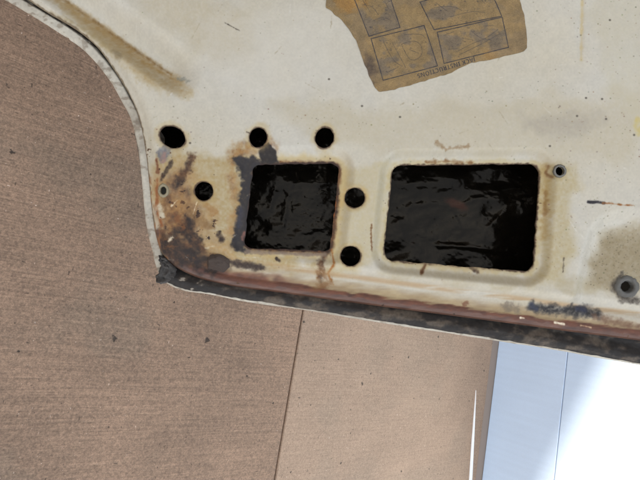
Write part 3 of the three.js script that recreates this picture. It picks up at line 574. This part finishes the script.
/* black sound-deadening tar inside, seen through the openings */
{
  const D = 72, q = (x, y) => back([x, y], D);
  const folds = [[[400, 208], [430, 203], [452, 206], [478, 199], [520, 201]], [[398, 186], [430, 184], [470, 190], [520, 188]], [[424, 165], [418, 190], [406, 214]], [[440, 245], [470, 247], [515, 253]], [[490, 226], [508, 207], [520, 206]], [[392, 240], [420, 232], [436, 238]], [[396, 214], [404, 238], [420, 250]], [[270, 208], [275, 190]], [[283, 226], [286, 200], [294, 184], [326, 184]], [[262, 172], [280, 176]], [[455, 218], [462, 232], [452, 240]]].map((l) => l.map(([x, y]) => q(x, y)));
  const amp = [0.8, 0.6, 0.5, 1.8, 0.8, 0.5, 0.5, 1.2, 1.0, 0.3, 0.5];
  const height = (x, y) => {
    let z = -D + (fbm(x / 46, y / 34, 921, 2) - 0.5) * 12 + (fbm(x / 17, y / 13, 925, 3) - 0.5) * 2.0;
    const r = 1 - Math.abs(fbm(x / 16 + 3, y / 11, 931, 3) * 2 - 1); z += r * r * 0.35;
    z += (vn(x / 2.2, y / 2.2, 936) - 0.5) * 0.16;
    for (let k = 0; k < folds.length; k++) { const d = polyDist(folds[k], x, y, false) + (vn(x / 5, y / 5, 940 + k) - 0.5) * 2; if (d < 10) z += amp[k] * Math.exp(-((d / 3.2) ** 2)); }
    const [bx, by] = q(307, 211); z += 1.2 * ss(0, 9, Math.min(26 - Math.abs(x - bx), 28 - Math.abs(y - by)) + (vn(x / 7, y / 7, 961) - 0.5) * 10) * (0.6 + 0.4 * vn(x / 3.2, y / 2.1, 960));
    return Math.max(z, skinHeight(x, y) + 1.6 + vn(x / 4, y / 4, 966));  // tar extended up the cavity side to keep the round holes dark
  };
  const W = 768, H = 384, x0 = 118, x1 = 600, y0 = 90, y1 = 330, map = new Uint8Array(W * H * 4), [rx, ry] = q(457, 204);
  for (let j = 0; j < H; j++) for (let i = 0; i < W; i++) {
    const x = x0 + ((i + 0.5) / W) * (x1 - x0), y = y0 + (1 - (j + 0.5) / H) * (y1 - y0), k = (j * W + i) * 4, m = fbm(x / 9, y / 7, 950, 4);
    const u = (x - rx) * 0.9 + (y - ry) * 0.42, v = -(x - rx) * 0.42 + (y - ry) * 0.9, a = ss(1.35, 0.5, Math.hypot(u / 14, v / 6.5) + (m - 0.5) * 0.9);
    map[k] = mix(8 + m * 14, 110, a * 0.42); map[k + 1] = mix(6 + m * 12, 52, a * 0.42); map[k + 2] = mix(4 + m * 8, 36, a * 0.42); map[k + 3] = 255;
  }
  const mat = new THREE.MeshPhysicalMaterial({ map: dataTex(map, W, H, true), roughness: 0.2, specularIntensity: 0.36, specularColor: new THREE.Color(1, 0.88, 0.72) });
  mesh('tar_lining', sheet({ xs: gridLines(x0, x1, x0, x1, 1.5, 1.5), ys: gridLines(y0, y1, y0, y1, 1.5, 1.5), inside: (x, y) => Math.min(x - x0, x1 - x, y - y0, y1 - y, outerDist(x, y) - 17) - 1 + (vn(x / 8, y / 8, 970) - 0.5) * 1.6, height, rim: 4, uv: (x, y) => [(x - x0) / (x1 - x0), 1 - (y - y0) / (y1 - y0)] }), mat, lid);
}

/* the instruction label: aged brown paper with printed boxes, glued upside down to the panel */
{
  const x0 = 310, x1 = 540, y0 = -140, y1 = 100, W = 1150, H = 1200, cv = document.createElement('canvas'); cv.width = W; cv.height = H;
  const c = cv.getContext('2d'), S = W / (x1 - x0); c.fillStyle = '#fff'; c.fillRect(0, 0, W, H);
  const P = (p) => [(p[0] - x0) * S, (p[1] - y0) * S];
  c.strokeStyle = '#000'; c.lineWidth = 4.6;
  const box = (pts) => { c.beginPath(); pts.forEach((p, i) => (i ? c.lineTo(...P(p)) : c.moveTo(...P(p)))); c.closePath(); c.stroke(); };
  const up = ([x, y], k) => [x - 14.5 * k, y - 39 * k];
  const low = [[[371, 39], [424, 25.5], [437.5, 66], [383, 80.5]], [[437, 32.5], [502, 17.5], [508.5, 47.5], [444, 63.5]]];
  const high = [[[352, -6], [386, -15], [400, 27.5], [369, 36.5]], [[420, 2], [487, -16], [501.5, 16.5], [434, 30]]];
  for (const b of [...low, ...high]) box(b);
  for (const b of high) box(b.map((p) => up(p, 1.15)));
  const boxes = [...low, ...high];
  // worn line drawings in the boxes
  c.lineWidth = 3; let sd = 5; const rr = () => { sd = (Math.imul(sd, 1664525) + 1013904223) >>> 0; return sd / 4294967296; };
  const inBox = (b, u, v) => [mix(mix(b[0][0], b[1][0], u), mix(b[3][0], b[2][0], u), v), mix(mix(b[0][1], b[1][1], u), mix(b[3][1], b[2][1], u), v)];
  const draw = (b, list) => { for (const l of list) { c.beginPath(); l.forEach(([u, v], i) => { const p = P(inBox(b, u, v)); if (!i) c.moveTo(...p); else { const w = l[i + 1] ? P(inBox(b, (u + l[i + 1][0]) / 2, (v + l[i + 1][1]) / 2)) : p; c.quadraticCurveTo(...p, ...w); } }); c.stroke(); } };
  c.globalAlpha = 0.5;
  draw(low[0], [[[0.2, 0.1], [0.25, 0.6], [0.4, 0.8]], [[0.35, 0.2], [0.45, 0.85]], [[0.5, 0.3], [0.7, 0.25], [0.85, 0.4], [0.8, 0.7], [0.55, 0.75], [0.5, 0.3]], [[0.1, 0.85], [0.3, 0.8]], [[0.6, 0.1], [0.9, 0.15], [0.95, 0.3]], [[0.6, 0.45], [0.75, 0.6]]]);
  draw(low[1], [[[0.08, 0.15], [0.25, 0.1]], [[0.2, 0.75], [0.45, 0.6], [0.7, 0.55], [0.9, 0.35]], [[0.25, 0.85], [0.5, 0.75], [0.92, 0.5]], [[0.5, 0.2], [0.6, 0.5], [0.75, 0.6]], [[0.7, 0.15], [0.85, 0.2]], [[0.35, 0.35], [0.5, 0.5]], [[0.1, 0.6], [0.25, 0.65]]]);
  for (const b of high) draw(b, [[[0.15, 0.3], [0.4, 0.35], [0.5, 0.6]], [[0.3, 0.7], [0.6, 0.65], [0.8, 0.8]], [[0.55, 0.2], [0.8, 0.3], [0.85, 0.55]], [[0.2, 0.15], [0.3, 0.5]]]);
  for (const b of [...low, ...high]) for (let k = 0; k < 46; k++) { const [x, y] = P(inBox(b, 0.06 + rr() * 0.88, 0.06 + rr() * 0.88)); c.fillStyle = '#000'; c.globalAlpha = 0.15 + rr() * 0.3; c.fillRect(x, y, 3 + rr() * 9, 2 + rr() * 7); }
  c.globalAlpha = 0.92; c.fillStyle = '#000'; c.font = 'bold 27px sans-serif';
  const [tx, ty] = P([474.5, 57]); c.save(); c.translate(tx, ty); c.rotate(Math.PI - 0.29); c.scale(302 / c.measureText('JACK INSTRUCTIONS').width, 1.15); c.textBaseline = 'alphabetic'; c.fillText('JACK INSTRUCTIONS', 0, 0); c.restore();
  const ink = c.getImageData(0, 0, W, H).data, map = new Uint8Array(W * H * 4);
  for (let j = 0; j < H; j++) for (let i = 0; i < W; i++) {
    const x = x0 + i / S, y = y0 + j / S, a = fbm(x / 26, y / 26, 1001, 4), m = fbm(x / 6, y / 6, 1006, 4), f = vn(x / 0.8, y / 0.8, 1010), gy = ss(0.46, 0.62, fbm(x / 15, y / 13, 1012, 4));
    let r = mix(136, 150, a), g = mix(112, 122, a), b = mix(72, 78, a);
    const gq = gy * (boxes.some((q) => polyDist(q, x, y) > 0) ? 0.75 : 0.25); r = mix(r, 112, gq); g = mix(g, 98, gq); b = mix(b, 80, gq);
    const or = Math.max(ss(20, 6, Math.hypot(x - 350, (y - 2) * 1.3) + (m - 0.5) * 22), ss(9, 2, Math.hypot((x - 490) * 0.6, y - 55) + (m - 0.5) * 10) * 0.5); r = mix(r, 164, or * 0.8); g = mix(g, 120, or * 0.8); b = mix(b, 58, or * 0.8);
    const br = ss(16, 2, Math.hypot((x - 366) * 1.2, (y - 72) * 0.6) + (m - 0.5) * 14) * 0.75; r = mix(r, 76, br); g = mix(g, 62, br); b = mix(b, 52, br);
    const l = 0.86 + 0.28 * m + (f - 0.5) * 0.12, k0 = (j * W + i) * 4, k = ((H - 1 - j) * W + i) * 4, pr = (1 - ink[k0] / 255) * (0.55 + 0.6 * vn(x / 3, y / 3, 1020));
    map[k] = clamp(mix(r * l, 52, clamp(pr)), 0, 255); map[k + 1] = clamp(mix(g * l, 48, clamp(pr)), 0, 255); map[k + 2] = clamp(mix(b * l, 50, clamp(pr)), 0, 255); map[k + 3] = 255;
  }
  const outline = [[300, -130], [318, -60], [325.5, -12], [326, 8], [331, 11], [338, 17], [349, 29], [356, 41], [362, 58], [369, 75], [375, 88], [379, 91.5], [390, 91], [404, 86.5], [418, 82.5], [438, 77], [452, 72.5], [462, 67], [472, 62.5], [484, 61], [498, 57.5], [512, 54], [524, 51.5], [527, 48], [526.5, 30], [523, 12], [517, -12], [500, -130]].map(([x, y]) => [x, y]);
  const mat = new THREE.MeshStandardMaterial({ map: dataTex(map, W, H, true), roughness: 0.62, bumpMap: peel, bumpScale: 0.0006 });
  const m = mesh('instruction_label', sheet({ xs: gridLines(x0, x1, x0, x1, 1.2, 1.2), ys: gridLines(y0, y1, -10, y1, 1.2, 6), inside: (x, y) => polyDist(outline, x, y) + (vn(x / 5, y / 5, 1030) - 0.5) * 1.4, height: (x, y) => panelHeight(x, y) + 0.45 + 0.5 * vn(x / 7, y / 7, 1031), rim: 0.5, uv: (x, y) => [(x - x0) / (x1 - x0), 1 - (y - y0) / (y1 - y0)] }), mat, lid);
  m.userData.label = 'torn brown paper label with printed diagram boxes and upside-down lettering';
}

/* small fittings */
const at = (x, y, z = 0) => [(x - 320) * NU, (240 - y) * NU, z * NU];
function ringGeometry(ri, ro, h, wob, s) {           // a worn, slightly lumpy ring
  const pts = [[ri, -h * 2], [ri, h * 0.5], [ri + (ro - ri) * 0.25, h], [ro - (ro - ri) * 0.35, h], [ro, h * 0.3], [ro, -h]].map(([a, b]) => new THREE.Vector2(a * NU, b * NU));
  const g = new THREE.LatheGeometry(pts, 72); g.rotateX(Math.PI / 2);
  const p = g.attributes.position; for (let i = 0; i < p.count; i++) { const a = Math.atan2(p.getY(i), p.getX(i)), w = 1 + (fbm(Math.cos(a) * 4 + 9 + p.getZ(i) * 900, Math.sin(a) * 4 + 9, s, 3) - 0.5) * wob; p.setX(i, p.getX(i) * w); p.setY(i, p.getY(i) * w); p.setZ(i, p.getZ(i) * w); }
  g.computeVertexNormals(); return g;
}
const wornSteel = new THREE.MeshStandardMaterial({ color: 0x8f8c84, roughness: 0.55, metalness: 0.35, bumpMap: peel, bumpScale: 0.001 });
{
  const n = mesh('weld_nut', ringGeometry(6.2, 12, 2.6, 0.28, 51), wornSteel, lid); n.position.set(...at(632, 287.5, panelHeight(620, 283) - 0.4)); n.scale.set(1.05, 0.9, 1);
  const r = mesh('rivet_nut', ringGeometry(4.2, 6.6, 1.1, 0.15, 52), new THREE.MeshStandardMaterial({ color: 0x6f6b62, roughness: 0.5, metalness: 0.4 }), lid); r.position.set(...at(559.8, 171, panelHeight(567, 168)));
  const b = mesh('bushing', ringGeometry(3.1, 5.4, 0.9, 0.25, 53), new THREE.MeshStandardMaterial({ color: 0x8d8166, roughness: 0.7 }), lid); b.position.set(...at(163.3, 190.5, panelHeight(170, 190))); b.scale.set(1, 1.3, 1);
}
function lumpy(g0) {                                 // subdivide and roughen a convex block
  let pos = Array.from(g0.toNonIndexed ? (g0.index ? g0.toNonIndexed() : g0).attributes.position.array : []);
  for (let n = 0; n < 3; n++) {
    const out = []; for (let i = 0; i < pos.length; i += 9) {
      const a = pos.slice(i, i + 3), b = pos.slice(i + 3, i + 6), c = pos.slice(i + 6, i + 9), m = (u, v) => u.map((w, k) => (w + v[k]) / 2), ab = m(a, b), bc = m(b, c), ca = m(c, a);
      out.push(...a, ...ab, ...ca, ...ab, ...b, ...bc, ...ca, ...bc, ...c, ...ab, ...bc, ...ca);
    } pos = out;
  }
  for (let i = 0; i < pos.length; i += 3) { const x = pos[i] / NU, y = pos[i + 1] / NU, z = pos[i + 2] / NU; pos[i + 2] += (fbm(x / 3 + z, y / 3, 91, 3) - 0.5) * 2.4 * NU; pos[i] += (vn(y / 2.5, z / 2.5, 92) - 0.5) * 1.6 * NU; pos[i + 1] += (vn(x / 2.5, z / 2.5, 93) - 0.5) * 1.6 * NU; }
  const g = new THREE.BufferGeometry(); g.setAttribute('position', new THREE.Float32BufferAttribute(pos, 3)); g.setAttribute('uv', new THREE.Float32BufferAttribute(new Float32Array((pos.length / 3) * 2).map((_, i) => pos[Math.floor(i / 2) * 3 + (i % 2)] * 8), 2)); g.computeVertexNormals();
  return toCreasedNormals(g, 0.7);
}
{ // folded bracket stub on the flange
  const z = -9, v = [[205, 262, 0], [208, 254, 0], [222, 251, 0], [229, 258, 0], [228, 268, 0], [222, 273, 0], [206, 269, 0], [208, 260, 6], [219, 257, 6.5], [224, 262, 6], [220, 267, 5], [209, 265, 5]].map(([x, y, h]) => new THREE.Vector3(...at(x, y, z + h)));
  mesh('bracket', lumpy(new ConvexGeometry(v)), new THREE.MeshStandardMaterial({ color: 0x57493f, roughness: 0.8, bumpMap: peel, bumpScale: 0.001 }), lid);
}
{ // torn end of the rubber strip at the corner
  const sh = new THREE.Shape(); [[156, 256], [163, 258], [168, 264], [174, 270], [172, 277], [168, 281], [159, 285], [154, 283], [153, 278], [158, 270], [158, 264]].forEach(([x, y], i) => { const [a, b] = at(x, y); i ? sh.lineTo(a, b) : sh.moveTo(a, b); });
  let g0 = new THREE.ExtrudeGeometry(sh, { depth: 4 * NU, bevelEnabled: true, bevelThickness: 2.4 * NU, bevelSize: 1.6 * NU, bevelOffset: -1.6 * NU, bevelSegments: 4, curveSegments: 6, steps: 2 });
  g0 = lumpy(g0);
  const p = g0.attributes.position; for (let i = 0; i < p.count; i++) { const x = p.getX(i) / NU, y = p.getY(i) / NU; p.setZ(i, p.getZ(i) + (fbm(x / 3, y / 3, 61, 4) - 0.5) * 9 * NU); p.setX(i, p.getX(i) + (vn(x / 2, y / 2, 62) - 0.5) * 1.6 * NU); }
  g0 = toCreasedNormals(g0, 1.2);
  mesh('weatherstrip_end', g0, new THREE.MeshStandardMaterial({ color: 0x6a645d, roughness: 0.9, bumpMap: peel, bumpScale: 0.002 }), lid).position.z = -12 * NU;
}

{ // rubber strip squeezed into the gap along the curved side
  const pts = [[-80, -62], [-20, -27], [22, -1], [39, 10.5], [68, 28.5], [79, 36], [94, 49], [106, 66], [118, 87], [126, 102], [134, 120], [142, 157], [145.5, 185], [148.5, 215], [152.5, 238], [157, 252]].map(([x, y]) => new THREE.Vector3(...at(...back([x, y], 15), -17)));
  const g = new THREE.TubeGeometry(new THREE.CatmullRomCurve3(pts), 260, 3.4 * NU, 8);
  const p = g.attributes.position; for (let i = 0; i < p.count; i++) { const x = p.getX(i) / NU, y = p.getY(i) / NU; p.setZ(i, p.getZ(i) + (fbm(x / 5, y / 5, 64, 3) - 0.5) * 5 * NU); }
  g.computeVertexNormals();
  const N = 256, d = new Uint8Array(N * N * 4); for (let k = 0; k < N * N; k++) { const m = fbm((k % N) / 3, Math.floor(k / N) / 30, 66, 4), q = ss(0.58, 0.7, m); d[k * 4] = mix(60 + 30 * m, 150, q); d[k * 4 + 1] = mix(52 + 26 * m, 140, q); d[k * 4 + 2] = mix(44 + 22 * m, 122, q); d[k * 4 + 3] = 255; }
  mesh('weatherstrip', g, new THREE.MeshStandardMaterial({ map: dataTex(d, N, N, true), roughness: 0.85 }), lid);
}

renderer.render(scene, camera);
